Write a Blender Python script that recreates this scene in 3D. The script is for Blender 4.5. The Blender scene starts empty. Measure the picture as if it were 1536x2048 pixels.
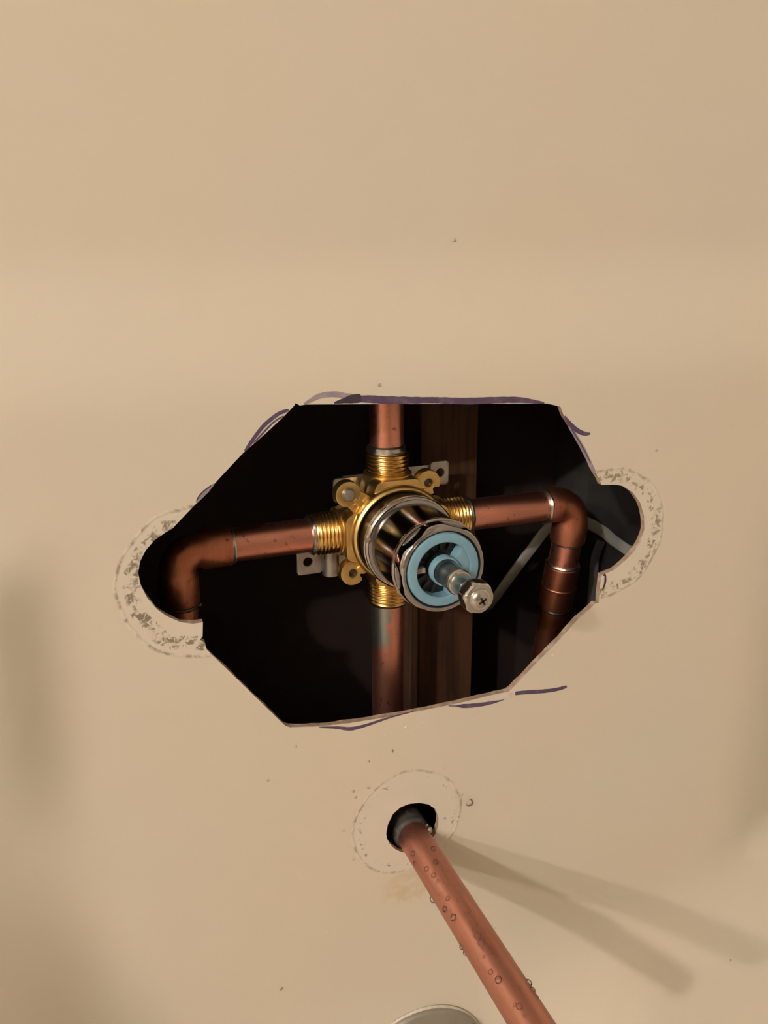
import bpy, bmesh, math, random
from mathutils import Vector, Matrix
from mathutils.geometry import delaunay_2d_cdt

# ---------------------------------------------------------------- camera, world, exposure
# World frame: x right, y into the wall, z up; the wall face is y = 0.  All lengths below are millimetres.
S = 0.001
scene = bpy.context.scene
PI = math.pi
YAW, PITCH, ROLL = 0.3630, 0.3050, 0.0060
CAM = Vector((-141.9, -332.1, 131.3))
cam_data = bpy.data.cameras.new('camera')
cam_data.sensor_fit = 'VERTICAL'
cam_data.sensor_height = 36.0
cam_data.lens = 1710.5 / 2048 * 36.0
cam_data.clip_start = 0.005
cam = bpy.data.objects.new('camera', cam_data)
scene.collection.objects.link(cam)
fwd = Vector((math.sin(YAW) * math.cos(PITCH), math.cos(YAW) * math.cos(PITCH), -math.sin(PITCH)))
rgt = Vector((math.cos(YAW), -math.sin(YAW), 0))
dwn = -rgt.cross(fwd)
r2 = rgt * math.cos(ROLL) + dwn * math.sin(ROLL)
d2 = dwn * math.cos(ROLL) - rgt * math.sin(ROLL)
mw = Matrix((r2, -d2, -fwd)).transposed().to_4x4()
mw.translation = CAM * S
cam.matrix_world = mw
scene.camera = cam

world = bpy.data.worlds.new('world')
scene.world = world
world.use_nodes = True
world.node_tree.nodes['Background'].inputs[0].default_value = (1.0, 0.82, 0.62, 1)
world.node_tree.nodes['Background'].inputs[1].default_value = 0.0

scene.view_settings.view_transform = 'Standard'
scene.view_settings.look = 'None'
scene.view_settings.gamma = 1
scene.view_settings.exposure = -0.15
BULB_STRENGTH = 1560.0
BULB_COLOR = (1.0, 0.95, 0.86, 1)
scene.cycles.max_bounces = 7
scene.cycles.diffuse_bounces = 3
scene.cycles.glossy_bounces = 4
scene.cycles.transmission_bounces = 6

# ---------------------------------------------------------------- outlines measured on the wall (mm)
HOLE = [
    (-54.35, 68.77), (-53.47, 69.93), (-51.85, 68.8), (-49.33, 69.03), (-17.34, 66.99), (22.12, 64.32), (63.53, 61.53), (68.73, 60.15),
    (70.5, 59.6), (72.53, 55.31), (79.11, 46.76), (83.54, 40.12), (88.51, 32.02), (91.88, 26.53), (96.14, 19.9), (99.9, 19.63),
    (104.47, 19.15), (108.37, 18.08), (114.09, 14.32), (119.34, 8.34), (122.43, 1.14), (123.31, -5.88), (121.46, -12.62), (117.61, -17.73),
    (112.85, -21.65), (106.91, -25.39), (102.33, -26.48), (100.04, -26.85), (99.37, -32.76), (99.35, -42.05), (97.49, -41.93), (94.68, -44.24),
    (87.7, -48.83), (81.31, -55), (74.91, -60.73), (64.23, -69.52), (57.86, -75.21), (51.5, -80.67), (49.56, -81.78), (39.45, -81.82),
    (29.51, -82.3), (13.26, -82.51), (-2.57, -82.27), (-13.92, -82.07), (-23.04, -81.57), (-33, -81.07), (-47.6, -79.6), (-61.76, -76.94),
    (-64.04, -75.4), (-70.57, -66.59), (-96.19, -31.75), (-96.58, -28.68), (-97.7, -27.62), (-98.54, -26.81), (-97.38, -25.56), (-96.82, -19.1),
    (-100.96, -19.18), (-106.11, -17.52), (-111.05, -14.11), (-114.74, -10.32), (-118.23, -4.72), (-120.23, 1.19), (-120.73, 6.18), (-119.64, 10.91),
    (-117.04, 15.4), (-113.39, 19.13), (-109.3, 21.61), (-105.81, 23.28), (-102.77, 26.21), (-94.29, 33.9), (-85.15, 42.74), (-75.99, 51.3),
    (-66.89, 58.14), (-58.33, 65.07),
]
SPOUT_HOLE = [
    (-15.64, -147.07), (-14.72, -141.88), (-12.01, -136.72), (-7.98, -133.89), (-3.47, -133.14), (1.99, -133.96), (7.05, -136.21), (10.8, -139.96),
    (12.65, -145.49), (12.58, -150.02), (11.46, -154.29), (9.62, -156.83), (5.9, -159.33), (1.25, -161.05), (-3.38, -161.73), (-7.52, -160.5),
    (-11.17, -157.4), (-13.87, -153.58), (-15.21, -150.19),
]
MARKS = [
    ('smear', [(-50.2, 69.2, 0.36), (-47.2, 70.5, 0.86), (-43.9, 71.9, 1.08), (-40.1, 72.4, 1.15), (-35.9, 72.2, 1.23), (-32.1, 71.2, 1.24), (-27.7, 70.6, 1.1)]),
    ('dark', [(-37.4, 68.8, 0.25), (-33.5, 69.4, 1.02), (-29.7, 69.9, 1.71), (-25.6, 70, 1.77)]),
    ('ink', [(-29.2, 69.9, 1.14), (-22.4, 69.4, 1.61), (-15, 68.5, 1.68), (-7.5, 67.9, 1.52), (0.1, 67.4, 1.35), (7.8, 66.9, 1.3), (14.9, 66.2, 1.37), (23.6, 65.4, 1.44), (34.4, 65, 1.46), (47.7, 64.3, 1.35), (57.9, 62.7, 0.75), (62, 61.9, 0.25)]),
    ('ink', [(-56.5, 67.3, 0.5), (-59.4, 66.6, 0.73), (-62, 65.4, 0.82), (-66.7, 62, 0.82), (-70.2, 58.3, 0.78), (-73, 54.8, 0.78), (-75.3, 52.1, 0.32)]),
    ('ink', [(-58.7, 65, 0.25), (-61, 64, 0.32), (-63.7, 62.2, 0.37), (-68, 58.3, 0.37), (-71.5, 55.1, 0.25)]),
    ('smear', [(-88.4, 39.8, 0.29), (-91.2, 37.3, 0.76), (-93.8, 35.1, 0.87), (-95.9, 32.8, 0.35)]),
    ('dark', [(-89.5, 39.3, 0.25), (-92.7, 37.2, 0.25), (-94.6, 35.4, 0.25), (-95.7, 33.6, 0.25)]),
    ('ink', [(73, 55.2, 0.3), (75.6, 51.9, 0.91), (78.6, 49, 1.14), (82.3, 46.7, 1.07), (85.3, 45.8, 0.92), (87.6, 45.7, 0.39)]),
    ('smear', [(75.8, 50.4, 0.88), (79.6, 45.2, 0.98), (84, 38.8, 1.09), (88.6, 31.4, 1), (91.9, 26.2, 0.6)]),
    ('ink', [(77.1, 48.7, 0.3), (80.8, 43.8, 0.35), (84.8, 38.1, 0.35), (88.9, 31.3, 0.25)]),
    ('ink', [(-48.1, -80, 0.25), (-39.9, -82, 0.7), (-33.1, -84.2, 1), (-26.1, -84.1, 0.77), (-17, -82.9, 0.59), (-10.8, -82.3, 0.42), (-1.3, -81.9, 0.25)]),
    ('ink', [(17, -82.8, 0.25), (20.8, -83.7, 0.25), (25, -84.6, 1.11), (29.6, -85.4, 1.11), (36.2, -86, 1), (41.8, -86, 0.81), (47.5, -85.6, 0.38)]),
    ('chip', [(38.4, -84.2, 0.5), (44, -84.6, 0.88), (48.5, -84.2, 1.38), (53.6, -83.6, 1.39)]),
    ('ink', [(53.5, -83.6, 1.01), (60, -84.3, 1.08), (69.4, -85.7, 1.09), (77.7, -86.3, 1.03), (83.8, -85.9, 0.77)]),
    ('dark', [(101, -26.8, 0.9), (102.1, -28.2, 0.49), (102.2, -31.8, 0.58), (101.1, -35.2, 0.25)]),
    ('chip', [(101, -27.7, 0.58), (101, -30.9, 0.58), (100.5, -34.4, 0.33)]),
]
PIPE_DROPS = [
    (-3.6, 135), (-14, 151), (-27.8, 137), (-18.3, 168), (-33.8, 128), (-38, 127), (-51.7, 158), (-59, 146),
    (-67.5, 110), (-74.8, 113), (-78.7, 114), (-83.1, 99), (-87.4, 97), (-84.5, 131), (-91.9, 136), (-97, 129),
    (-111.6, 118), (-109.8, 127), (-105.2, 88), (-49.7, 83), (-62.1, 107), (-10.8, 39), (-18.8, 77), (-27.8, 98),
    (-101.8, 41), (-105.8, 47), (-109.3, 46), (-72.9, -167), (-38, -155), (-70.1, -173), (-96, 127), (-49.5, 129),
    (-115.7, 121), (-71.4, 111),
]
WALL_DROPS = [
    (29.8, -141.2, 2.05), (-24.7, -118.2, 0.68), (-31.3, -121.9, 0.68), (-31.9, -135.3, 0.68), (-32.9, -157.3, 0.68), (15.7, -117.6, 0.68), (25.4, -135.3, 0.68), (-12.3, -100.9, 0.68),
    (-24.5, -103.4, 0.68), (-37.6, -139.1, 0.68), (47.9, -226.2, 0.68), (16, -146.8, 0.68), (-32.3, -118.2, 0.68), (-72.3, -222.8, 0.91), (201.9, -287.7, 0.68), (-59.5, -87.4, 0.68),
    (21.6, 132.2, 0.68), (30.1, -90.7, 0.45), (-12.2, -100.5, 0.45), (-73.2, -101.7, 0.68), (-97.2, -11.3, 0.68), (-101, -5.6, 0.68), (126.1, 34.3, 0.68), (-17.3, 74.9, 0.68),
]
CRUMBS = [
    (-5.3, -89.5, 0.91), (3.3, -88.7, 0.57), (-16, -91.7, 0.45), (18.9, -89.7, 0.45), (74, -66.3, 0.68), (19.7, -86.8, 0.34), (-47.4, -196.2, 0.45),
]

# ---------------------------------------------------------------- helpers
C = scene.collection


def link(name, me, mat=None, parent=None):
    o = bpy.data.objects.new(name, me)
    C.objects.link(o)
    if mat is not None and me is not None and not me.materials:
        for m in (mat if isinstance(mat, (list, tuple)) else [mat]):
            me.materials.append(m)
    if parent is not None:
        o.parent = parent
        o.matrix_parent_inverse = Matrix.Translation(-parent.location)
    return o


def mesh(name, verts, faces, smooth=True, sharp=None):
    me = bpy.data.meshes.new(name)
    me.from_pydata([Vector(v) * S for v in verts], [], faces)
    me.validate()
    if smooth:
        for p in me.polygons:
            p.use_smooth = True
        if sharp:
            me.set_sharp_from_angle(angle=math.radians(sharp))
    me.update()
    return me


class MB:
    """collects shapes for ONE mesh"""

    def __init__(self):
        self.v, self.f = [], []

    def add(self, v, f):
        n = len(self.v)
        self.v += [tuple(a) for a in v]
        self.f += [tuple(i + n for i in q) for q in f]
        return self

    def lathe(self, o, d, prof, seg=48, rfun=None, start_cap=True, end_cap=True):
        o, d = Vector(o), Vector(d).normalized()
        u = d.orthogonal().normalized()
        if abs(d.y) > .99:
            u = Vector((1, 0, 0))
        w = d.cross(u)
        v, f = [], []
        for t, r in prof:
            for k in range(seg):
                a = 2 * PI * k / seg
                rr = rfun(t, r, a) if rfun else r
                v.append(o + d * t + (u * math.cos(a) + w * math.sin(a)) * rr)
        n = len(prof)
        for i in range(n - 1):
            for k in range(seg):
                k2 = (k + 1) % seg
                f.append((i * seg + k, i * seg + k2, (i + 1) * seg + k2, (i + 1) * seg + k))
        if start_cap and prof[0][1] > 1e-6:
            f.append(tuple(range(seg))[::-1])
        if end_cap and prof[-1][1] > 1e-6:
            f.append(tuple((n - 1) * seg + k for k in range(seg)))
        return self.add(v, f)

    def tube(self, pts, rad, seg=24, cap=True, wob=0):
        pts = [Vector(p) for p in pts]
        n = len(pts)
        if not isinstance(rad, (list, tuple)):
            rad = [rad] * n
        v, f = [], []
        t0 = (pts[1] - pts[0]).normalized()
        u = t0.orthogonal().normalized()
        for i, p in enumerate(pts):
            t = (pts[min(i + 1, n - 1)] - pts[max(i - 1, 0)]).normalized()
            u = (u - t * u.dot(t)).normalized()
            w = t.cross(u)
            for k in range(seg):
                a = 2 * PI * k / seg
                v.append(p + (u * math.cos(a) + w * math.sin(a)) * rad[i] * (1 + random.uniform(-wob, wob)))
        for i in range(n - 1):
            for k in range(seg):
                k2 = (k + 1) % seg
                f.append((i * seg + k, i * seg + k2, (i + 1) * seg + k2, (i + 1) * seg + k))
        if cap:
            f.append(tuple(range(seg))[::-1])
            f.append(tuple((n - 1) * seg + k for k in range(seg)))
        return self.add(v, f)

    def box(self, a, b, bev=0):
        bm = bmesh.new()
        bmesh.ops.create_cube(bm, size=1)
        c = (Vector(a) + Vector(b)) / 2
        s = Vector(b) - Vector(a)
        for q in bm.verts:
            q.co = Vector((q.co.x * s.x, q.co.y * s.y, q.co.z * s.z)) + c
        if bev:
            bmesh.ops.bevel(bm, geom=bm.edges[:], offset=bev, segments=2, affect='EDGES', profile=.6)
        self.from_bm(bm)
        return self

    def from_bm(self, bm):
        bm.verts.ensure_lookup_table()
        bm.verts.index_update()
        self.add([q.co.copy() for q in bm.verts], [[q.index for q in fc.verts] for fc in bm.faces])
        bm.free()
        return self

    def plate(self, outline, holes, y0, y1, bev=0.0):
        """flat piece in the x-z plane between y0 (front) and y1, with holes; bev softens the front edge"""
        loops = [outline] + holes
        n = len(self.v)
        v, f = [], []
        pts, edges = [], []
        for lp in loops:
            b = len(pts)
            pts += [Vector(q) for q in lp]
            edges += [(b + i, b + (i + 1) % len(lp)) for i in range(len(lp))]
        co, _, tr, _, _, _ = delaunay_2d_cdt(pts, edges, [], 0, 1e-5)

        def inside(q, lp):
            r = False
            for i in range(len(lp)):
                x1, z1 = lp[i]
                x2, z2 = lp[(i + 1) % len(lp)]
                if (z1 > q[1]) != (z2 > q[1]) and q[0] < (x2 - x1) * (q[1] - z1) / (z2 - z1) + x1:
                    r = not r
            return r
        m = len(co)
        for yy in (y0, y1):
            v += [(q[0], yy, q[1]) for q in co]
        for t in tr:
            c = (co[t[0]] + co[t[1]] + co[t[2]]) / 3
            if inside(c, outline) and not any(inside(c, h) for h in holes):
                f.append(tuple(t))
                f.append(tuple(i + m for i in t[::-1]))
        idx = lambda q: min(range(m), key=lambda i: (co[i] - Vector(q)).length_squared)
        for lp in loops:
            ids = [idx(q) for q in lp]
            for a, b in zip(ids, ids[1:] + ids[:1]):
                if a != b:
                    f.append((a, b, b + m, a + m))
        bm = bmesh.new()
        bv = [bm.verts.new(q) for q in v]
        for q in f:
            try:
                bm.faces.new([bv[i] for i in q])
            except ValueError:
                pass
        bmesh.ops.recalc_face_normals(bm, faces=bm.faces[:])
        if bev:
            ed = [e for e in bm.edges if len(e.link_faces) == 2 and abs(e.verts[0].co.y - y0) < 1e-6 and abs(e.verts[1].co.y - y0) < 1e-6
                  and e.link_faces[0].normal.dot(e.link_faces[1].normal) < .5]
            bmesh.ops.bevel(bm, geom=ed, offset=bev, segments=2, affect='EDGES', profile=.5)
        return self.from_bm(bm)

    def build(self, name, mat, parent=None, smooth=True, sharp=35):
        bm = bmesh.new()
        bv = [bm.verts.new(q) for q in self.v]
        for q in self.f:
            try:
                bm.faces.new([bv[i] for i in q])
            except ValueError:
                pass
        bmesh.ops.remove_doubles(bm, verts=bm.verts[:], dist=1e-4)
        bmesh.ops.recalc_face_normals(bm, faces=bm.faces[:])
        for q in bm.verts:
            q.co *= S
        me = bpy.data.meshes.new(name)
        bm.to_mesh(me)
        bm.free()
        if smooth:
            for q in me.polygons:
                q.use_smooth = True
            me.set_sharp_from_angle(angle=math.radians(sharp))
        return link(name, me, mat, parent)


def thing(name, label, cat, loc, group=None):
    o = bpy.data.objects.new(name, None)
    o.empty_display_size = .01
    C.objects.link(o)
    o.location = Vector(loc) * S
    return tag(o, label, cat, group)


def tag(o, label, cat, group=None):
    o['label'] = label
    o['category'] = cat
    if group:
        o['group'] = group
    return o


def struct(o):
    o['kind'] = 'structure'
    return o


def circ(cx, cz, r, n=24, a0=0, a1=2 * PI, closed=True):
    m = n if closed else n + 1
    return [(cx + r * math.cos(a0 + (a1 - a0) * i / n), cz + r * math.sin(a0 + (a1 - a0) * i / n)) for i in range(m)]


def sst(a, b, t):
    t = min(1., max(0., (t - a) / (b - a)))
    return t * t * (3 - 2 * t)


# ---------------------------------------------------------------- materials
def mat(name, col, rough=.5, metal=0., **kw):
    m = bpy.data.materials.new(name)
    m.use_nodes = True
    b = m.node_tree.nodes['Principled BSDF']
    b.inputs['Base Color'].default_value = (*col, 1)
    b.inputs['Roughness'].default_value = rough
    b.inputs['Metallic'].default_value = metal
    for k, val in kw.items():
        b.inputs[k.replace('_', ' ')].default_value = val
    return m


class NT:
    def __init__(self, m):
        self.t = m.node_tree
        self.b = self.t.nodes['Principled BSDF']
        self.co = self.n('ShaderNodeTexCoord').outputs['Object']

    def n(self, kind, **kw):
        q = self.t.nodes.new(kind)
        for k, val in kw.items():
            setattr(q, k, val)
        return q

    def put(self, sock, val):
        if hasattr(val, 'is_output'):
            self.t.links.new(val, sock)
        else:
            sock.default_value = val

    def math(self, op, a, b=0., c=None, clamp=False):
        q = self.n('ShaderNodeMath', operation=op, use_clamp=clamp)
        self.put(q.inputs[0], a)
        self.put(q.inputs[1], b)
        if c is not None:
            self.put(q.inputs[2], c)
        return q.outputs[0]

    def noise(self, scale, detail=3, rough=.5, vec=None, stretch=None, dist=0.):
        q = self.n('ShaderNodeTexNoise')
        q.inputs['Scale'].default_value = scale
        q.inputs['Detail'].default_value = detail
        q.inputs['Roughness'].default_value = rough
        q.inputs['Distortion'].default_value = dist
        v = vec or self.co
        if stretch:
            mp = self.n('ShaderNodeMapping')
            mp.inputs['Scale'].default_value = stretch
            self.put(mp.inputs[0], v)
            v = mp.outputs[0]
        self.put(q.inputs['Vector'], v)
        return q.outputs['Fac']

    def ramp(self, fac, lo, hi):
        q = self.n('ShaderNodeMapRange', interpolation_type='SMOOTHSTEP')
        self.put(q.inputs[0], fac)
        self.put(q.inputs[1], lo)
        self.put(q.inputs[2], hi)
        return q.outputs[0]

    def mix(self, fac, a, b):
        q = self.n('ShaderNodeMix', data_type='RGBA')
        self.put(q.inputs[0], fac)
        for s, val in ((q.inputs[6], a), (q.inputs[7], b)):
            self.put(s, (*val, 1) if isinstance(val, tuple) else val)
        return q.outputs[2]

    def bump(self, h, strength, dist):
        q = self.n('ShaderNodeBump')
        q.inputs['Strength'].default_value = strength
        q.inputs['Distance'].default_value = dist
        self.put(q.inputs['Height'], h)
        self.put(self.b.inputs['Normal'], q.outputs[0])

    def color(self, c):
        self.put(self.b.inputs['Base Color'], c)

    def xyz(self):
        q = self.n('ShaderNodeSeparateXYZ')
        self.put(q.inputs[0], self.co)
        return q.outputs


WALL_COL = (.66, .58, .475)


RINGS = ((-97, -1.5, 33.0, .40, 27.0, (.17, .115, .075)),
         (100.7, -6, 33.3, .42, 29.5, (.24, .175, .105)),
         (-4, -143.6, 29.0, .54, 25.5, (.30, .225, .13)))


def wall_material(rings=True):
    m = mat('cream_fibreglass_with_old_sealant' if rings else 'cream_fibreglass', WALL_COL, .38)
    t = NT(m)
    X, Y, Zc = t.xyz()
    sub = lambda a, b: t.math('SUBTRACT', a, b)

    def dist(cx, cz):
        dx, dz = sub(X, cx * S), sub(Zc, cz * S)
        return t.math('SQRT', t.math('ADD', t.math('MULTIPLY', dx, dx), t.math('MULTIPLY', dz, dz)))

    def band(d, r, w):   # 1 on the circle of radius r, 0 at distance w
        return t.math('SUBTRACT', 1., t.math('DIVIDE', t.math('ABSOLUTE', sub(d, r * S)), w * S), clamp=True)
    big = t.noise(9, 2)
    col = t.mix(t.ramp(big, .3, .7), WALL_COL, tuple(c * k for c, k in zip(WALL_COL, (1.02, 1.0, .96))))
    fine = t.noise(700, 4, .6)
    med = t.noise(190, 4, .62, dist=.4)
    wob = t.math('MULTIPLY', sub(t.noise(60, 2), .5), .004)
    crumb = t.noise(300, 3, .62, dist=.9)
    height = t.math('MULTIPLY', fine, .04)
    for (cx, cz, r, dirt, inner, dcol) in RINGS if rings else ():
        d = t.math('ADD', dist(cx, cz), wob)
        pale = t.ramp(d, (r + .6) * S, (r - .9) * S)
        col = t.mix(t.math('MULTIPLY', pale, .8 if r < 30 else .55), col, (.68, .60, .50))
        # outer thin line of grime
        line = t.math('MULTIPLY', band(d, r, 1.1), t.ramp(med, .44, .60))
        # crusty ring of old sealant
        crust = t.math('MULTIPLY', band(d, inner, 4.2 if r > 30 else 3.0), 1.0)
        thr = sub(dirt + .16, t.math('MULTIPLY', crust, .15))
        patch = t.math('MULTIPLY', t.ramp(crust, .05, .3), t.ramp(crumb, thr, t.math('ADD', thr, .06)))
        patch = t.math('MULTIPLY', patch, t.ramp(med, .40, .56))
        grime = t.math('MAXIMUM', t.math('MULTIPLY', line, .75), t.math('MULTIPLY', patch, .85))
        col = t.mix(grime, col, dcol)
        height = t.math('ADD', height, t.math('MULTIPLY', t.math('MULTIPLY', crust, crumb), .5))
        height = t.math('ADD', height, t.math('MULTIPLY', band(d, r, .9), .6))
    if not rings:
        t.color(col)
        t.bump(fine, .02, .0006)
        t.b.inputs['Specular IOR Level'].default_value = .45
        return m
    # rusty water stain under the spout hole
    sx = t.math('DIVIDE', sub(X, -4 * S), 17 * S)
    sz = t.math('DIVIDE', sub(Zc, -183 * S), 13 * S)
    st = t.math('ADD', t.math('MULTIPLY', sx, sx), t.math('MULTIPLY', sz, sz))
    stain = t.math('MULTIPLY', t.ramp(st, 1., .1), t.ramp(t.noise(110, 3), .35, .65))
    col = t.mix(t.math('MULTIPLY', stain, .5), col, (.53, .36, .17))
    t.color(col)
    t.bump(height, .35, .0006)
    t.b.inputs['Specular IOR Level'].default_value = .45
    return m


def copper(name, col, rough, dark=(.13, .045, .025), solder=None, along='z'):
    m = mat(name, col, rough, 1.0)
    t = NT(m)
    stretch = {'z': (1, 1, .15), 'x': (.15, 1, 1), 'y': (1, .12, 1)}[along]
    n1 = t.noise(120, 4, .6, stretch=stretch)
    n2 = t.noise(330, 3, .6)
    c = t.mix(t.ramp(n1, .35, .7), col, tuple(k * .72 for k in col))
    c = t.mix(t.math('MULTIPLY', t.ramp(n2, .60, .74), .7), c, dark)
    rr = t.math('ADD', rough - .08, t.math('MULTIPLY', n1, .18))
    if solder:
        X, Y, Zc = t.xyz()
        f = solder(t, X, Y, Zc)
        c = t.mix(f, c, (.33, .34, .31))
    t.color(c)
    t.put(t.b.inputs['Roughness'], rr)
    t.bump(n2, .12, .0004)
    return m


def noisy(name, col, rough, metal, scale, amount, col2, bump=.1, stretch=None, lo=.4, hi=.65):
    m = mat(name, col, rough, metal)
    t = NT(m)
    n = t.noise(scale, 4, .6, stretch=stretch)
    t.color(t.mix(t.math('MULTIPLY', t.ramp(n, lo, hi), amount), col, col2))
    t.bump(n, bump, .0005)
    return m


COPPER = (.76, .33, .24)
M = dict(
    wall=wall_material(), wall_plain=wall_material(False),
    edge=noisy('cut_fibreglass_edge', (.36, .24, .17), .8, 0, 260, .8, (.52, .42, .33), .5),
    back=noisy('raw_fibreglass_back', (.16, .11, .075), .9, 0, 90, .6, (.10, .07, .05)),
    copper_x=copper('copper_horizontal', COPPER, .34, along='x'),
    copper_z=copper('copper_vertical', COPPER, .36),
    copper_old=copper('old_copper', (.52, .20, .12), .42),
    copper_wet=copper('wet_copper', (.66, .31, .235), .46, dark=(.42, .18, .12), along='y'),
    copper_drop=copper('copper_with_solder_smear', COPPER, .38, solder=lambda t, X, Y, Zc: t.math(
        'MULTIPLY', t.ramp(t.math('ADD', X, t.math('MULTIPLY', t.noise(140, 3), .008)), .0012, -.0012),
        t.ramp(t.math('ADD', Zc, t.math('MULTIPLY', t.noise(170, 3), .012)), -.056, -.051))),
    collar=noisy('dark_fluxed_fitting', (.07, .066, .06), .62, .6, 200, .7, (.16, .15, .14), .4),
    solder=noisy('solder', (.62, .62, .58), .28, 1., 240, .7, (.30, .29, .27), .5),
    flux=noisy('dull_solder', (.13, .125, .115), .5, 1., 240, .8, (.06, .055, .05), .5),
    brass=noisy('brass', (.74, .48, .17), .27, 1., 60, .5, (.60, .34, .10), .05),
    brass_cast=noisy('cast_brass', (.72, .50, .20), .34, 1., 160, .5, (.58, .36, .12), .25),
    chrome=noisy('chrome', (.43, .40, .39), .10, 1., 40, .4, (.36, .33, .32), .02),
    chrome_sleeve=noisy('chrome_dark_reflection', (.21, .20, .195), .17, 1., 40, .4, (.17, .16, .155), .02),  # dark reflections of the cavity put into the chrome's colour
    chrome_shaded=mat('shadowed_bore_metal', (.10, .09, .085), .3, 1.),  # darkness of the sleeve gap and screw holes put into the colour
    zinc=noisy('galvanised_steel', (.46, .42, .38), .45, 1., 130, .6, (.33, .29, .26), .1),
    blue=noisy('light_blue_plastic', (.19, .34, .43), .42, 0, 300, .25, (.16, .30, .38), .03),
    black=mat('black_plastic', (.008, .009, .011), .35),
    stem=noisy('grey_stem_metal', (.25, .27, .27), .30, 1., 200, .4, (.17, .18, .18), .03),
    nickel=noisy('nickel', (.60, .57, .53), .22, 1., 200, .4, (.48, .45, .42), .05),
    tan=mat('tan_plastic', (.42, .32, .26), .5),
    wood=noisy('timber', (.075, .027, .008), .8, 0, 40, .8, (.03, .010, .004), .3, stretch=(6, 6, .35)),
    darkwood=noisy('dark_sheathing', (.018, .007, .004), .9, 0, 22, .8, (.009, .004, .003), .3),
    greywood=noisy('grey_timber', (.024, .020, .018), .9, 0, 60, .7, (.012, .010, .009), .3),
    cable=mat('white_cable_sheath', (.42, .41, .36), .5), cable_grey=mat('grey_cable_sheath', (.16, .15, .14), .6),
    ink=noisy('purple_marker_ink', (.085, .052, .105), .55, 0, 170, .55, (.22, .16, .22), 0, lo=.45, hi=.7),
    dark=mat('dark_marker_ink', (.045, .032, .05), .5),
    smear=noisy('faded_marker_ink', (.27, .22, .265), .5, 0, 200, .6, (.40, .32, .33), 0),
    chip=noisy('chipped_gelcoat', (.68, .60, .52), .7, 0, 400, .6, (.52, .43, .36), .3),
    plaster=mat('plaster_crumb', (.74, .66, .55), .9),
    overflow=noisy('dull_nickel_plate', (.42, .38, .33), .55, .75, 60, .4, (.34, .31, .27), .05),
    room=mat('room_paint', (.34, .30, .25), .7),
    ceiling=mat('ceiling_paint', (.55, .52, .47), .8),
    floor=mat('tub_floor', (.45, .38, .31), .5),
    steel=mat('lamp_bar_steel', (.5, .5, .5), .3, 1.),
)
bulb = bpy.data.materials.new('lit_globe')
bulb.use_nodes = True
bt = bulb.node_tree
bt.nodes.clear()
em = bt.nodes.new('ShaderNodeEmission')
em.inputs[0].default_value = BULB_COLOR
em.inputs[1].default_value = BULB_STRENGTH
ou = bt.nodes.new('ShaderNodeOutputMaterial')
bt.links.new(em.outputs[0], ou.inputs[0])
M['bulb'] = bulb

# water: a clear skin that lets light through, with the sheen of its surface
wm = bpy.data.materials.new('water')
wm.use_nodes = True
wt = wm.node_tree
wt.nodes.clear()
fr = wt.nodes.new('ShaderNodeFresnel')
fr.inputs[0].default_value = 1.45
tr_ = wt.nodes.new('ShaderNodeBsdfTransparent')
tr_.inputs[0].default_value = (.97, .97, .97, 1)
rf_ = wt.nodes.new('ShaderNodeBsdfGlass')
rf_.inputs['IOR'].default_value = 1.33
rf_.inputs['Roughness'].default_value = .03
gl_ = wt.nodes.new('ShaderNodeBsdfGlossy')
gl_.inputs['Roughness'].default_value = .08
m1 = wt.nodes.new('ShaderNodeMixShader')
m1.inputs[0].default_value = .06
m2 = wt.nodes.new('ShaderNodeMixShader')
wo = wt.nodes.new('ShaderNodeOutputMaterial')
wt.links.new(tr_.outputs[0], m1.inputs[1])
wt.links.new(rf_.outputs[0], m1.inputs[2])
wt.links.new(fr.outputs[0], m2.inputs[0])
wt.links.new(m1.outputs[0], m2.inputs[1])
wt.links.new(gl_.outputs[0], m2.inputs[2])
wt.links.new(m2.outputs[0], wo.inputs[0])
M['water'] = wm


# ---------------------------------------------------------------- wall with its cut opening
def soft(t, k):      # 0 below zero, rising smoothly to a straight ramp
    return 0. if t <= 0 else (t * t / (2 * k) if t < k else t - k / 2)


def W(x, z):
    """relief of the moulded wall face, in part shaped for its shading: y of the surface (negative = towards the tub)"""
    y = 12.5 * sst(68, 132, z)                                    # upper panel set back, its slope added to brighten a band
    y += .30 * soft(x - 190, 40) * sst(-240, -212, z) * sst(60, -60, z)   # hollow added to darken the right side and brighten the ledge below
    y -= .42 * soft(-226 - z, 36) * (.15 + .85 * sst(30, 150, x))  # sweep out into the tub, steepened at the right for a bright patch
    y -= 13 * math.tanh(.75 * soft(-146 - x, 26) / 13) * sst(34, 4, z) * (.3 + .7 * sst(-120, -40, z))   # bulge added at the left to give a soft shadow
    s = (-(x + 190) * .90 - (z + 120) * .42)
    y -= 36 * math.tanh(1.15 * soft(s + 22, 56) / 36)                                   # roll added at the lower left to shade the corner
    return y


RX0, RX1, RZ0, RZ1 = -3700, 380, -600, 2100


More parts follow.
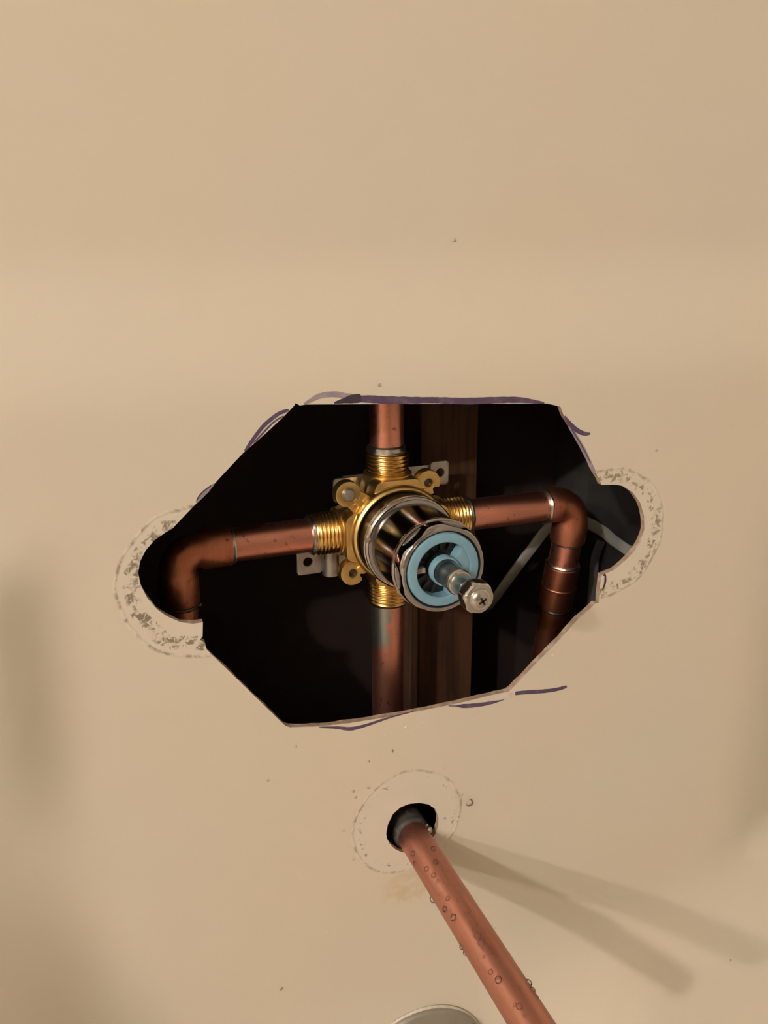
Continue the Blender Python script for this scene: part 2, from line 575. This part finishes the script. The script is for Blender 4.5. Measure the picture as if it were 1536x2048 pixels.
def build_wall():
    pts, edges = [], []
    for lp in (HOLE, SPOUT_HOLE):
        b = len(pts)
        pts += [Vector(q) for q in lp]
        edges += [(b + i, b + (i + 1) % len(lp)) for i in range(len(lp))]
    corners = [(RX0, RZ0), (RX1, RZ0), (RX1, RZ1), (RX0, RZ1)]
    b = len(pts)
    pts += [Vector(q) for q in corners]
    edges += [(b + i, b + (i + 1) % 4) for i in range(4)]

    def near(x, z):
        return any((x - q[0]) ** 2 + (z - q[1]) ** 2 < 6 for q in HOLE + SPOUT_HOLE)

    def inside(x, z, lp):
        r = False
        for i in range(len(lp)):
            x1, z1 = lp[i]
            x2, z2 = lp[(i + 1) % len(lp)]
            if (z1 > z) != (z2 > z) and x < (x2 - x1) * (z - z1) / (z2 - z1) + x1:
                r = not r
        return r
    x = -330
    while x < RX1:
        z = -560
        while z < 420:
            if not near(x, z) and not inside(x, z, HOLE) and not inside(x, z, SPOUT_HOLE):
                pts.append(Vector((x + .13 * math.sin(z), z + .11 * math.sin(x))))
            z += 7
        x += 7
    co, _, tr, _, _, _ = delaunay_2d_cdt(pts, edges, [], 0, 1e-4)
    fv = [(q[0], W(max(q[0], -400), max(q[1], -600)), q[1]) for q in co]
    n = len(fv)
    fv += [(a, y + 3.0, c) for a, y, c in fv]
    ff, mi = [], []
    for t in tr:
        cx = sum(co[i][0] for i in t) / 3
        cz = sum(co[i][1] for i in t) / 3
        if inside(cx, cz, HOLE) or inside(cx, cz, SPOUT_HOLE):
            continue
        ff.append(tuple(t))
        mi.append(0 if any((cx - q[0]) ** 2 + (cz - q[1]) ** 2 < 50 ** 2 for q in RINGS) else 2)
        ff.append(tuple(i + n for i in t[::-1]))
        mi.append(1)
    me = mesh('wall_front', fv, ff)
    me.materials.append(M['wall'])
    me.materials.append(M['back'])
    me.materials.append(M['wall_plain'])
    for q, k in zip(me.polygons, mi):
        q.material_index = k
    return struct(link('wall_front', me))


wall = build_wall()
random.seed(5)
for lp, nm in ((HOLE, 'cut_edge'), (SPOUT_HOLE, 'cut_edge')):
    mb = MB()
    v = []
    fine = []
    for i in range(len(lp)):
        a, b = Vector(lp[i]), Vector(lp[(i + 1) % len(lp)])
        k = max(1, int((b - a).length / 3))
        fine += [a.lerp(b, j / k) for j in range(k)]
    n = len(fine)
    for q in fine:
        d = random.uniform(-.10, .22)
        v += [(q.x, -.02, q.y), (q.x + random.uniform(-.12, .12), 1.4, q.y + d * .6), (q.x + random.uniform(-.25, .25), 3.05, q.y + random.uniform(-.2, .35))]
    f = []
    for i in range(n):
        j = (i + 1) % n
        f += [(i * 3, j * 3, j * 3 + 1, i * 3 + 1), (i * 3 + 1, j * 3 + 1, j * 3 + 2, i * 3 + 2)]
    mb.add(v, f)
    o = mb.build(nm, M['edge'], wall)
    o['label'] = 'rough brown cut edge of the opening'

for kind, pl in MARKS:
    # ribbon with rounded ends lying on the wall face, a film of ink 0.06 mm thick
    pts = [Vector((a, c)) for a, c, _ in pl]
    den = []
    for i in range(len(pl) - 1):
        p0, p1, p2, p3 = pts[max(i - 1, 0)], pts[i], pts[i + 1], pts[min(i + 2, len(pl) - 1)]
        for j in range(6):
            t = j / 6
            q = .5 * ((2 * p1) + (p2 - p0) * t + (2 * p0 - 5 * p1 + 4 * p2 - p3) * t * t + (3 * p1 - p0 - 3 * p2 + p3) * t ** 3)
            den.append((q, pl[i][2] * (1 - t) + pl[i + 1][2] * t))
    den.append((pts[-1], pl[-1][2]))
    v, f = [], []
    lift = {'smear': .05, 'ink': .08, 'dark': .11, 'chip': .14}[kind]
    for i, (q, w) in enumerate(den):
        tn = (den[min(i + 1, len(den) - 1)][0] - den[max(i - 1, 0)][0]).normalized()
        nn = Vector((-tn.y, tn.x))
        w *= 1 + random.uniform(-.06, .06)
        if i in (0, len(den) - 1):
            w *= .6
        for sgn in (1, -1):
            r = q + nn * w * sgn
            v += [(r.x, W(r.x, r.y) - lift, r.y)]
    for i in range(len(den) - 1):
        f.append((i * 2, i * 2 + 2, i * 2 + 3, i * 2 + 1))
    # side skirt down to the wall so the film has thickness
    m = len(v)
    v += [(a, y + lift, c) for a, y, c in v]
    for i in range(len(den) - 1):
        for s in (0, 1):
            f.append((i * 2 + s, i * 2 + 2 + s, m + i * 2 + 2 + s, m + i * 2 + s))
    mb = MB()
    mb.add(v, f)
    mb.build('chipped_patch' if kind == 'chip' else 'marker_line', M[kind], wall, smooth=False)

# ---------------------------------------------------------------- the rest of the room (behind and beside the camera)
RY0 = -2260


def slab(name, a, b, m):
    return struct(MB().box(a, b).build(name, m, smooth=False))


slab('floor', (RX0, RY0, RZ0 - 20), (RX1, 0, RZ0), M['floor'])
slab('ceiling', (RX0, RY0, RZ1), (RX1, 0, RZ1 + 20), M['ceiling'])
slab('wall_right', (RX1, RY0, RZ0), (RX1 + 20, 0, RZ1), M['room'])
slab('wall_left', (RX0 - 20, RY0, RZ0), (RX0, 0, RZ1), M['room'])
slab('wall_rear', (RX0, RY0 - 20, RZ0), (RX1, RY0, RZ1), M['room'])
# the stud bay behind the panel
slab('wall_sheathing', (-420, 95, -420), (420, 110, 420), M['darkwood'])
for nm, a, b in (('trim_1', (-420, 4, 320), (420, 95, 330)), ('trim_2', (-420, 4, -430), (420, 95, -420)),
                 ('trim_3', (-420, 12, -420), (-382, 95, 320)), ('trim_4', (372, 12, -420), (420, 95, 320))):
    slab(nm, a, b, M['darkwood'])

LZ = 1700
lamp = thing('vanity_light', 'steel wall light bar with two lit round globes', 'wall light', (-2660, RY0, LZ))
MB().box((-3320, RY0, LZ - 45), (-2000, RY0 + 30, LZ + 45), 6).build('light_bar', M['steel'], lamp)
for bx in (-3060, -2260):
    MB().lathe((bx, RY0 + 30, LZ), (0, 1, 0), [(0, 30), (0.1, 30), (30, 26), (48, 20)], 24).build('socket', M['steel'], lamp)
    MB().lathe((bx, RY0 + 120, LZ), (0, 1, 0), [(-52 * math.cos(PI * i / 16), 52 * math.sin(PI * i / 16)) for i in range(17)], 32).build('globe', bulb, lamp)

# ---------------------------------------------------------------- timber and cables in the stud bay
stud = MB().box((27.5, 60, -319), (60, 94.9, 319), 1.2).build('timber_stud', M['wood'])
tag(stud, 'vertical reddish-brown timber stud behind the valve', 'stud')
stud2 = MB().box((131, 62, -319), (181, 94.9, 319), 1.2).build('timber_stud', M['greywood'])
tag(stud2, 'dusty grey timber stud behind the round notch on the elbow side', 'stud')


def flat_cable(pts, w, t, name, label, m):
    pts = [Vector(q) for q in pts]
    den = []
    for i in range(len(pts) - 1):
        p0, p1, p2, p3 = pts[max(i - 1, 0)], pts[i], pts[i + 1], pts[min(i + 2, len(pts) - 1)]
        for j in range(8):
            s = j / 8
            den.append(.5 * ((2 * p1) + (p2 - p0) * s + (2 * p0 - 5 * p1 + 4 * p2 - p3) * s * s + (3 * p1 - p0 - 3 * p2 + p3) * s ** 3))
    den.append(pts[-1])
    v, f = [], []
    K = 12
    for i, q in enumerate(den):
        tn = (den[min(i + 1, len(den) - 1)] - den[max(i - 1, 0)]).normalized()
        nn = Vector((0, 1, 0))
        nn = (nn - tn * nn.dot(tn)).normalized()
        s = tn.cross(nn)
        for k in range(K):
            a = 2 * PI * k / K
            ca, sa = math.cos(a), math.sin(a)
            v.append(q + s * (w / 2) * math.copysign(abs(ca) ** .6, ca) + nn * (t / 2) * math.copysign(abs(sa) ** .8, sa))
    for i in range(len(den) - 1):
        for k in range(K):
            f.append((i * K + k, i * K + (k + 1) % K, (i + 1) * K + (k + 1) % K, (i + 1) * K + k))
    f += [tuple(range(K))[::-1], tuple((len(den) - 1) * K + k for k in range(K))]
    return tag(MB().add(v, f).build(name, m, sharp=60), label, 'cable')


flat_cable([(86.4, 93, -81), (87.5, 86, -71.8), (91.4, 76, -55.5), (99.1, 68, -37.3), (110.4, 64, -21.5), (124, 59.5, -19), (140, 59.2, -27), (150, 59.2, -35), (163, 59, -44), (185, 58.6, -58), (215, 58, -75)], 6.6, 2.6,
           'flat_cable', 'pale flat cable looping behind the copper elbow', M['cable'])
flat_cable([(141, 59.5, -34), (137, 58.6, -44), (137, 58.6, -60), (136, 58.6, -120), (136, 58.6, -240)], 6, 2.4,
           'flat_cable', 'grey flat cable hanging straight down behind the copper coupling', M['cable_grey'])

# ---------------------------------------------------------------- copper plumbing
PY, PZ, PX = 32.3, 1.7, -2.0
CR_OUT = 7.95


def arc(c, r, a0, a1, plane, n=10):
    o = []
    for i in range(n + 1):
        a = a0 + (a1 - a0) * i / n
        o.append(Vector(c) + plane[0] * r * math.cos(a) + plane[1] * r * math.sin(a))
    return o


def ring(parent, o, d, r, w, m, name='solder_joint', seed=0):
    random.seed(seed)
    ph = [random.uniform(0, 6.28) for _ in range(3)]
    rf = lambda t, rr, a: rr + (.22 * math.sin(3 * a + ph[0] + t) + .16 * math.sin(7 * a + ph[1]) if rr > CR_OUT - .5 else 0)
    MB().lathe(o, d, [(-w, CR_OUT - .9), (-w * .7, r - .5), (-.1 * w, r), (.5 * w, r - .3), (w, CR_OUT - .9)], 40, rf).build(name, m, parent)


# left-hand supply: horizontal pipe, elbow, drop
lp_ = thing('copper_supply_pipe', 'bent copper supply pipe with elbow in the plain round notch', 'pipe', (-102, PY, -315))
MB().lathe((-38, PY, PZ), (-1, 0, 0), [(0, CR_OUT), (40.5, CR_OUT)], 40).build('pipe', M['copper_x'], lp_)
bend = arc((-91.8, PY, PZ - 10.2), 10.2, PI / 2, PI, (Vector((1, 0, 0)), Vector((0, 0, 1))), 10)
path = [Vector((-77.3, PY, PZ)), Vector((-78.2, PY, PZ)), Vector((-90.6, PY, PZ))] + bend + [Vector((-102, PY, -9.5)), Vector((-102, PY, -22.0)), Vector((-102, PY, -22.8))]
MB().tube(path, [8.7, 9.25, 9.25, 8.6] + [8.2] * (len(bend) - 2) + [8.6, 9.25, 9.2, 8.7], 32).build('elbow', M['copper_old'], lp_)
ring(lp_, (-77.1, PY, PZ), (1, 0, 0), 9.4, 1.1, M['solder'], seed=2)
ring(lp_, (-102, PY, -23.4), (0, 0, 1), 9.3, 1.2, M['flux'], seed=3)
MB().lathe((-102, PY, -22), (0, 0, -1), [(0, CR_OUT), (293, CR_OUT)], 32).build('pipe', M['copper_old'], lp_)
MB().lathe((-102, PY, -30), (0, 0, -1), [(0, 8.2), (.8, 8.9), (8, 8.9), (9, 8.2)], 32).build('coupling', M['flux'], lp_)

# right-hand supply
rp = thing('copper_supply_pipe', 'jointed copper supply pipe with elbow and coupling beside the pale cable', 'pipe', (96, 72, -315))
MB().lathe((37, PY, PZ), (1, 0, 0), [(0, CR_OUT), (47.5, CR_OUT)], 40).build('pipe', M['copper_x'], rp)
dv = Vector((-.022, .155, -1)).normalized()
A = Vector((101.6, PY + .5, -9.5))
bend = [Vector((92.0, PY, PZ)), Vector((95.2, PY, PZ - .7)), Vector((98.2, PY + .05, PZ - 2.4)), Vector((100.4, PY + .15, PZ - 5)), Vector((101.4, PY + .3, PZ - 8)), A]
path = [Vector((84.2, PY, PZ)), Vector((85.1, PY, PZ)), Vector((91.2, PY, PZ))] + bend + [A + dv * 1, A + dv * 10.2, A + dv * 11]
MB().tube(path, [8.7, 9.3, 9.35, 9.1, 8.7, 8.6, 8.6, 8.7, 8.9, 9.25, 9.35, 8.7], 32).build('elbow', M['copper_old'], rp)
ring(rp, (84.6, PY, PZ), (1, 0, 0), 9.6, 1.5, M['solder'], seed=4)
ring(rp, A + dv * 11.4, dv, 8.7, .8, M['flux'], seed=5)
MB().lathe(A + dv * 11, dv, [(0, CR_OUT), (15, CR_OUT)], 32).build('pipe', M['copper_z'], rp)
ring(rp, A + dv * 24.6, dv, 9.3, 1.1, M['solder'], seed=6)
MB().lathe(A + dv * 25.2, dv, [(0, 8.6), (.6, 9.25), (12.4, 9.25), (12.8, 9.55), (13.3, 9.55), (13.7, 9.25), (25.5, 9.25), (26, 8.6)], 32).build('coupling', M['copper_old'], rp)
ring(rp, A + dv * 51.8, dv, 8.9, 1.2, M['flux'], seed=7)
MB().lathe(A + dv * 51, dv, [(0, CR_OUT), (260, CR_OUT)], 32).build('pipe', M['copper_old'], rp)

# riser to the shower head
up = thing('copper_riser_pipe', 'upright copper riser pipe above the brass valve', 'pipe', (PX, PY, 36))
MB().lathe((PX, PY, 36), (0, 0, 1), [(0, CR_OUT), (282, CR_OUT)], 40).build('pipe', M['copper_z'], up)
ring(up, (PX, PY, 39.6), (0, 0, 1), 9.3, 2.6, M['solder'], seed=8)

# drop to the spout
dn = thing('copper_drop_pipe', 'vertical copper pipe below the brass valve with grey solder smear', 'pipe', (PX, PY, -155))
MB().lathe((PX, PY, -37), (0, 0, -1), [(0, CR_OUT), (104, CR_OUT)], 40).build('pipe', M['copper_drop'], dn)
bend = arc((PX, PY - 14, -141), 14, 0, -PI / 2, (Vector((0, 1, 0)), Vector((0, 0, 1))), 8)
MB().tube([Vector((PX, PY, -132))] + bend + [Vector((PX, PY - 20, -155))], 9.2, 28).build('elbow', M['copper_old'], dn)

# spout stub
SX, SZ = -.2, -154.6
sp = thing('copper_spout_pipe', 'wet bare copper spout pipe sticking out of the small wall hole', 'pipe', (SX, 12, SZ))
MB().lathe((SX, 12, SZ), (0, -1, 0), [(0, CR_OUT), (176, CR_OUT), (176.6, CR_OUT - .5), (176.6, 7.0), (150, 6.9)], 48, end_cap=False).build('pipe', M['copper_wet'], sp)
MB().lathe((SX, 13, SZ), (0, -1, 0), [(0, 8.2), (0.1, 9.6), (8.5, 9.6), (9.6, 9.1), (10.6, 7.6)], 36).build('fitting_collar', M['collar'], sp)
random.seed(9)
MB().lathe((SX + 7.6, 0, SZ + 3.6), (0, -1, 0), [(-3.2, .2), (-2, 1.2), (0, 1.7), (1.2, 1.5), (2.0, .9), (2.3, 0)], 16).build('solder_blob', M['solder'], sp)
MB().lathe((SX + 7.2, 3, SZ + 4.6), (0, -1, 0), [(-3, .2), (-2, .9), (0, 1.2), (1.6, 1.0), (2.4, 0)], 16).build('solder_blob', M['solder'], sp)

# ---------------------------------------------------------------- the mixing valve
VX, VZ = -1.6, 2.0
AX = (0, -1, 0)
V = thing('mixing_valve', 'brass shower mixing valve with chrome sleeve, blue cartridge ring and stem', 'shower valve', (VX, 50, VZ))
Y = lambda t: (VX, t, VZ)


def lt(name, prof, m, seg=72, rfun=None, caps=(True, True)):
    # profile given as (world y, radius), drawn from the back to the front
    return MB().lathe((VX, 0, VZ), AX, [(-y, r) for y, r in prof], seg, rfun, *caps).build(name, m, V)


# cast body: hub, four arms, cross-shaped front flange
body = MB()
body.lathe((VX, 0, VZ), AX, [(-49, 12), (-48, 15), (-40, 19), (-24, 21.5), (-20, 23.6), (-16.5, 23.6), (-15.2, 22.9), (-14.6, 21.9), (-15.2, 21.0), (-22, 20.8)], 72, None, True, False)
for dx, dz in ((1, 0), (-1, 0), (0, 1), (0, -1)):
    body.lathe((VX + 8 * dx, PY, VZ + 8 * dz), (dx, 0, dz), [(0, 13.5), (12, 13), (15, 12.2), (16.6, 11.6), (18.2, 11.5), (18.8, 10.4)], 40)


def polar(a):
    # cross-shaped outline: broad lobes to the ports, waists between
    best = 21.5
    for k in range(4):
        d = (a - k * PI / 2 + PI) % (2 * PI) - PI
        if abs(d) < PI / 2:
            half, reach = 11.6, 25.6
            c, s = math.cos(d), abs(math.sin(d))
            r = min(reach / max(c, 1e-6), half / max(s, 1e-6))
            best = max(best, r)
    return best


out = []
for i in range(96):
    a = 2 * PI * i / 96
    r = sum(polar(a + j * .035) for j in range(-3, 4)) / 7
    out.append((VX + r * math.cos(a), VZ + r * math.sin(a)))
body.plate(out, [], 18.2, 29, .9)
body.build('valve_body', M['brass_cast'], V, sharp=40)

# threaded ports
for dx, dz in ((1, 0), (-1, 0), (0, 1), (0, -1)):
    L = 14.6 if dz == 1 else 12.6
    pitch = 1.81
    prof = [(t * L / 48, 10.35) for t in range(49)]
    prof = [(-.6, 9.6)] + prof + [(L + .35, 9.5), (L + .7, 9.3)]

    def thread(t, r, a, pitch=pitch, L=L):
        if t < 0 or t > L:
            return r
        u = (t / pitch + a / (2 * PI)) % 1
        return 9.35 + (1.0 - .25 * t / L) * (1 - abs(2 * u - 1)) ** .8
    base = {(1, 0): 27.6, (-1, 0): 24.2, (0, 1): 21.0, (0, -1): 26.8}[(dx, dz)]
    MB().lathe((VX + base * dx, PY, (VZ if dz else PZ) + base * dz), (dx, 0, dz), prof, 48, thread).build('threaded_port', M['brass'], V, sharp=60)
    if dx:
        ring(V, (VX + (base + L + 1.6) * dx, PY, PZ), (dx, 0, 0), 9.6, 1.7, M['solder'] if dx < 0 else M['flux'], 'solder_joint', seed=11 + dx)

# mounting ears with screw holes
def ear(cx, cz, notch, y0=19.5, y1=24.5, rad=6.1):
    a = math.atan2(cz - VZ, cx - VX)
    mb = MB()
    outl = []
    n = 40
    for i in range(n):
        b = a + 2 * PI * i / n
        r = rad
        if notch is not None:
            d = abs((b - notch + PI) % (2 * PI) - PI)
            r -= 2.1 * (1 - sst(.16, .30, d))
        outl.append((cx + r * math.cos(b), cz + r * math.sin(b)))
    mb.plate(outl, [circ(cx, cz, 2.0, 18)[::-1]], y0, y1, .7)
    # web back to the hub
    d = Vector((math.cos(a), math.sin(a)))
    nn = Vector((-d.y, d.x))
    root = Vector((VX, VZ)) + d * 17
    tip = Vector((cx, cz)) - d * 2.9
    web = [root + nn * 6.5, tip + nn * 4.4, tip - nn * 4.4, root - nn * 6.5]
    mb.plate([tuple(q) for q in web], [], y0 + .6, y1 + 3.5, .8)
    rib = [root + nn * 1.7, tip + nn * 1.0, tip - nn * 1.0, root - nn * 1.7]
    mb.plate([tuple(q) for q in rib], [], y0 - 1.4, y1, .6)
    return mb.build('mounting_ear', M['brass_cast'], V, sharp=40)


ears = [(-25.4, 23.0, None), (14.0, 24.4, -.75), (-23.8, -15.2, -.35), (17.5, -17.5, None)]
for cx, cz, nt in ears:
    e = ear(cx, cz, nt)
    if nt is None and cx < 0:
        MB().lathe((cx, 24, cz), AX, [(0, 3.0), (3.8, 3.4), (4.6, 3.3), (5.8, 2.4), (6.2, 0)], 20).build('ear_screw', M['zinc'], e)
    else:
        MB().lathe((cx, 25, cz), AX, [(0, 1.95), (2.8, 1.95)], 16).build('threaded_hole', M['chrome_shaded'], e)

# sheet-metal mounting bracket behind the body
br = MB()


def rrect(x0, z0, x1, z1, r, n=5):
    o = []
    for cx, cz, a in ((x1 - r, z1 - r, 0), (x0 + r, z1 - r, PI / 2), (x0 + r, z0 + r, PI), (x1 - r, z0 + r, 1.5 * PI)):
        o += circ(cx, cz, r, n, a, a + PI / 2, False)
    return o


br.plate(rrect(-44.6, -21.8, -32.0, -9.4, 1.6), [circ(-39.2, -15.4, 2.3, 18)[::-1]], 42, 43.4, .25)
br.plate(rrect(-33.5, -21.6, -10, -9.6, .4), [], 44.2, 45.6, .2)
br.tube([(-28, 41.5, -9.0), (-28, 41.5, -23.0)], 4.2, 20)
br.plate(rrect(25.0, 15.8, 34.8, 28.0, 1.6), [circ(30.2, 22.2, 2.3, 18)[::-1]], 42, 43.4, .25)
br.plate(rrect(9.5, 17.5, 25.6, 26.2, .4), [circ(19, 20.5, 2.6, 18)[::-1]], 44.2, 45.6, .2)
br.plate(rrect(-25.4, 12.6, -12.5, 24.6, 1.8), [], 42, 43.4, .25)
br.plate(rrect(-20, -21.6, 20, 24.6, 1), [], 45.4, 46.8, .2)
br.build('mounting_bracket', M['zinc'], V, sharp=40)

# sleeve, trim ring, bonnet nut
lt('inner_sleeve', [(22, 20.6), (3, 20.6)], M['chrome_shaded'])
lt('trim_ring', [(6.4, 20.2), (6.2, 21.5), (5.6, 21.9), (4.9, 21.9), (4.5, 21.3), (4.1, 21.8), (3.2, 21.9), (2.6, 21.5), (2.2, 20.9), (1.6, 20.8), (1.2, 19.5)], M['chrome'])
lt('chrome_sleeve', [(4, 19.45), (-23.2, 19.45)], M['chrome_sleeve'])


def nut(y, r, a):
    if r < 18.0:
        return r
    t = -y if False else y
    d = (a + .35) % (PI / 3) - PI / 6
    flat = 18.55 / math.cos(d)
    return min(r, flat) if t > 25.8 else r


nutprof = [(-22.6, 19.3), (-22.9, 20.0), (-23.5, 20.25), (-24.6, 20.2), (-25.0, 19.5), (-25.8, 19.35), (-26.0, 19.7), (-26.6, 19.75), (-27.5, 19.75), (-28.5, 19.75), (-29.4, 19.7), (-30.2, 19.5), (-31.0, 19.1), (-31.6, 18.6),
           (-32.0, 18.05), (-32.1, 17.6), (-32.0, 17.0), (-31.4, 16.7), (-27.0, 16.6), (-26.5, 15)]
lt('bonnet_nut', nutprof, M['chrome'], 144, nut, (True, True))

# cartridge: blue ring, web and hub round a black well
cart = MB()
cart.lathe((VX, 0, VZ), AX, [(25.5, 16.1), (31.6, 16.1), (32.3, 15.8), (32.5, 15.3), (32.5, 12.4), (32.1, 12.0), (25.5, 11.9)], 72, None, False, False)
cart.lathe((VX, 0, VZ), AX, [(30.8, 6.4), (33.8, 6.4), (34.4, 6.2), (34.4, 5.6), (33.8, 5.3), (28, 5.3)], 48, None, False, False)
a0, a1 = math.radians(-78), math.radians(47)
sect = circ(VX, VZ, 12.3, 22, a0, a1, False) + circ(VX, VZ, 6.6, 14, a1 - .16, a0 + .22, False)
cart.plate(sect, [], -31.9, -25.5, .3)
blue = cart.build('blue_cartridge_ring', M['blue'], V, sharp=35)
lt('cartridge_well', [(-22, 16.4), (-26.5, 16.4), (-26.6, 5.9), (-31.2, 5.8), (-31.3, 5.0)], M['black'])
for k in range(9):
    a = math.radians(62 + k * 24)
    d = Vector((math.cos(a), math.sin(a)))
    n_ = Vector((-d.y, d.x))
    c = Vector((VX, VZ))
    q = [c + d * 7.4 + n_ * .45, c + d * 11.7 + n_ * .8, c + d * 11.7 - n_ * .8, c + d * 7.4 - n_ * .45]
    if k == 5:
        q = [c + d * 7.0 + n_ * 1.1, c + d * 11.9 + n_ * 1.1, c + d * 11.9 - n_ * 1.1, c + d * 7.0 - n_ * 1.1]
        MB().plate([tuple(i) for i in q], [], -29.2, -26, .15).build('stop_tab', M['tan'], V, smooth=False)
    else:
        MB().plate([tuple(i) for i in q], [], -28.0, -26, .1).build('black_fin', M['black'], V, smooth=False)

# stem, collar, hex adapter, screw
lt('stem', [(-26, 5.25), (-45.4, 5.2), (-46.2, 4.9)], M['stem'], 40)
lt('stem_collar', [(-45.6, 4.9), (-45.8, 5.45), (-46.8, 5.5), (-47.3, 5.2), (-47.9, 5.1), (-48.3, 4.5)], M['nickel'], 40)


def hexr(t, r, a):
    if t < 56.2:
        return r
    d = (a + .2) % (PI / 3) - PI / 6
    return min(r, 6.0 / math.cos(d))


lt('hex_adapter', [(-47, 4.45), (-55.2, 4.4), (-56.4, 4.9), (-57.6, 5.9), (-58.6, 6.45), (-59.6, 6.6), (-62.6, 6.6), (-63.8, 6.35), (-64.6, 5.7), (-64.8, 5.0)], M['nickel'], 96, hexr)
scr = lt('screw_head', [(-64.4, 4.3), (-65.2, 4.3), (-65.7, 4.1), (-66.4, 3.5), (-66.9, 2.7), (-67.2, 1.6), (-67.3, 0)], M['nickel'], 36)
px = MB()
for a in (.5, .5 + PI / 2):
    d = Vector((math.cos(a), math.sin(a)))
    n_ = Vector((-d.y, d.x))
    c = Vector((VX, VZ))
    px.plate([tuple(c + d * 1.7 + n_ * .42), tuple(c + d * 1.7 - n_ * .42), tuple(c - d * 1.7 - n_ * .42), tuple(c - d * 1.7 + n_ * .42)], [], -67.33, -66.4)
px.build('recess_shade', M['black'], scr, smooth=False)  # black cross laid on the dome as the shade of the recess

# ---------------------------------------------------------------- overflow plate on the tub end
ox, oz, orad = 1.5, -303.5, 39.5
oy = W(ox, oz + orad)
slope = (W(ox, oz + 38) - W(ox, oz)) / 38.0
ofl = thing('overflow_plate', 'dull grey round overflow plate at the tub end below the spout', 'overflow plate', (ox, W(ox, oz), oz))
odir = Vector((0, -1, slope)).normalized()
oc = Vector((ox, W(ox, oz) - .2, oz))
MB().lathe(oc, odir, [(-.5, orad), (2.4, orad), (3.4, orad - .5), (4.0, orad - 1.6), (4.6, 30), (4.4, 27), (3.2, 24.5), (3.0, 0)], 72).build('plate', M['overflow'], ofl)
MB().lathe(oc + odir * .1, odir, [(-.5, orad + .2), (.6, orad + .9), (1.4, orad + .3), (1.6, orad - .6)], 72).build('gasket', M['chip'], ofl)
sd = Vector((.80, 0, .60))
p0 = oc + odir * 3.6 + sd * (orad - 1.0)
p1 = p0 + Vector((3.5, -.4, -13))
MB().tube([p0, p0.lerp(p1, .5) + Vector((1.0, -.2, .4)), p1], .35, 8).build('seam', M['black'], ofl)

# ---------------------------------------------------------------- water drops and crumbs
random.seed(21)


def dome(name, m, c, nrm, r, flat, seg=14):
    n = 5
    return MB().lathe(c, nrm, [(r * flat * math.sin(PI / 2 * i / n) if i else -.05, r * math.cos(PI / 2 * i / n)) for i in range(n + 1)], seg).build(name, m)


for k, (y, ang) in enumerate(PIPE_DROPS):
    a = math.radians(ang)
    nrm = Vector((math.cos(a), 0, math.sin(a)))
    r = random.choice((.75, .9, 1.1, 1.3, 1.6))
    tag(dome('water_droplet', M['water'], Vector((SX, y, SZ)) + nrm * (CR_OUT - .05), nrm, r, .8),
        ('large' if r > 1.2 else 'small') + ' clear water droplet clinging to the bare copper spout pipe', 'droplet', ('large' if r > 1.2 else 'small') + ' droplets on the spout pipe')
for k, (x, z, r) in enumerate(WALL_DROPS):
    c = Vector((x, W(x, z), z))
    if k == 0:
        tag(dome('water_droplet', M['water'], c, (0, -1, 0), r, .7, 24), 'largest clear water drop, on the wall beside the spout hole ring', 'droplet')
    else:
        where = ('above the opening' if z > 50 else 'near the small spout hole' if abs(z + 144) < 45 and abs(x) < 60 else
                 'beside the crusted round notch' if z > -20 and x < 0 else 'beside the notch before the grey stud' if z > -20 else
                 'well below the spout hole' if z < -200 else 'between the opening and the spout hole')
        tag(dome('water_droplet', M['water'], c, (0, -1, 0), r, .75), 'tiny clear water droplet on the wall ' + where, 'droplet', 'droplets on the wall ' + where)
for x, z, r in CRUMBS:
    bm = bmesh.new()
    bmesh.ops.create_icosphere(bm, subdivisions=1, radius=1)
    for q in bm.verts:
        q.co = Vector((q.co.x * r * 1.3, q.co.y * r * .35, q.co.z * r * .7)) * random.uniform(.7, 1.15) + Vector((x, W(x, z) - r * .12, z))
    tag(MB().from_bm(bm).build('plaster_crumb', M['plaster'], smooth=False), *(('pale chip of plaster on the wall along the slanting cut edge', 'crumb') if z > -72 else ('pale chip of plaster stuck to the wall below the opening', 'crumb', 'plaster chips below the opening') if z > -120 else ('pale chip of plaster on the wall just above the overflow plate', 'crumb')))
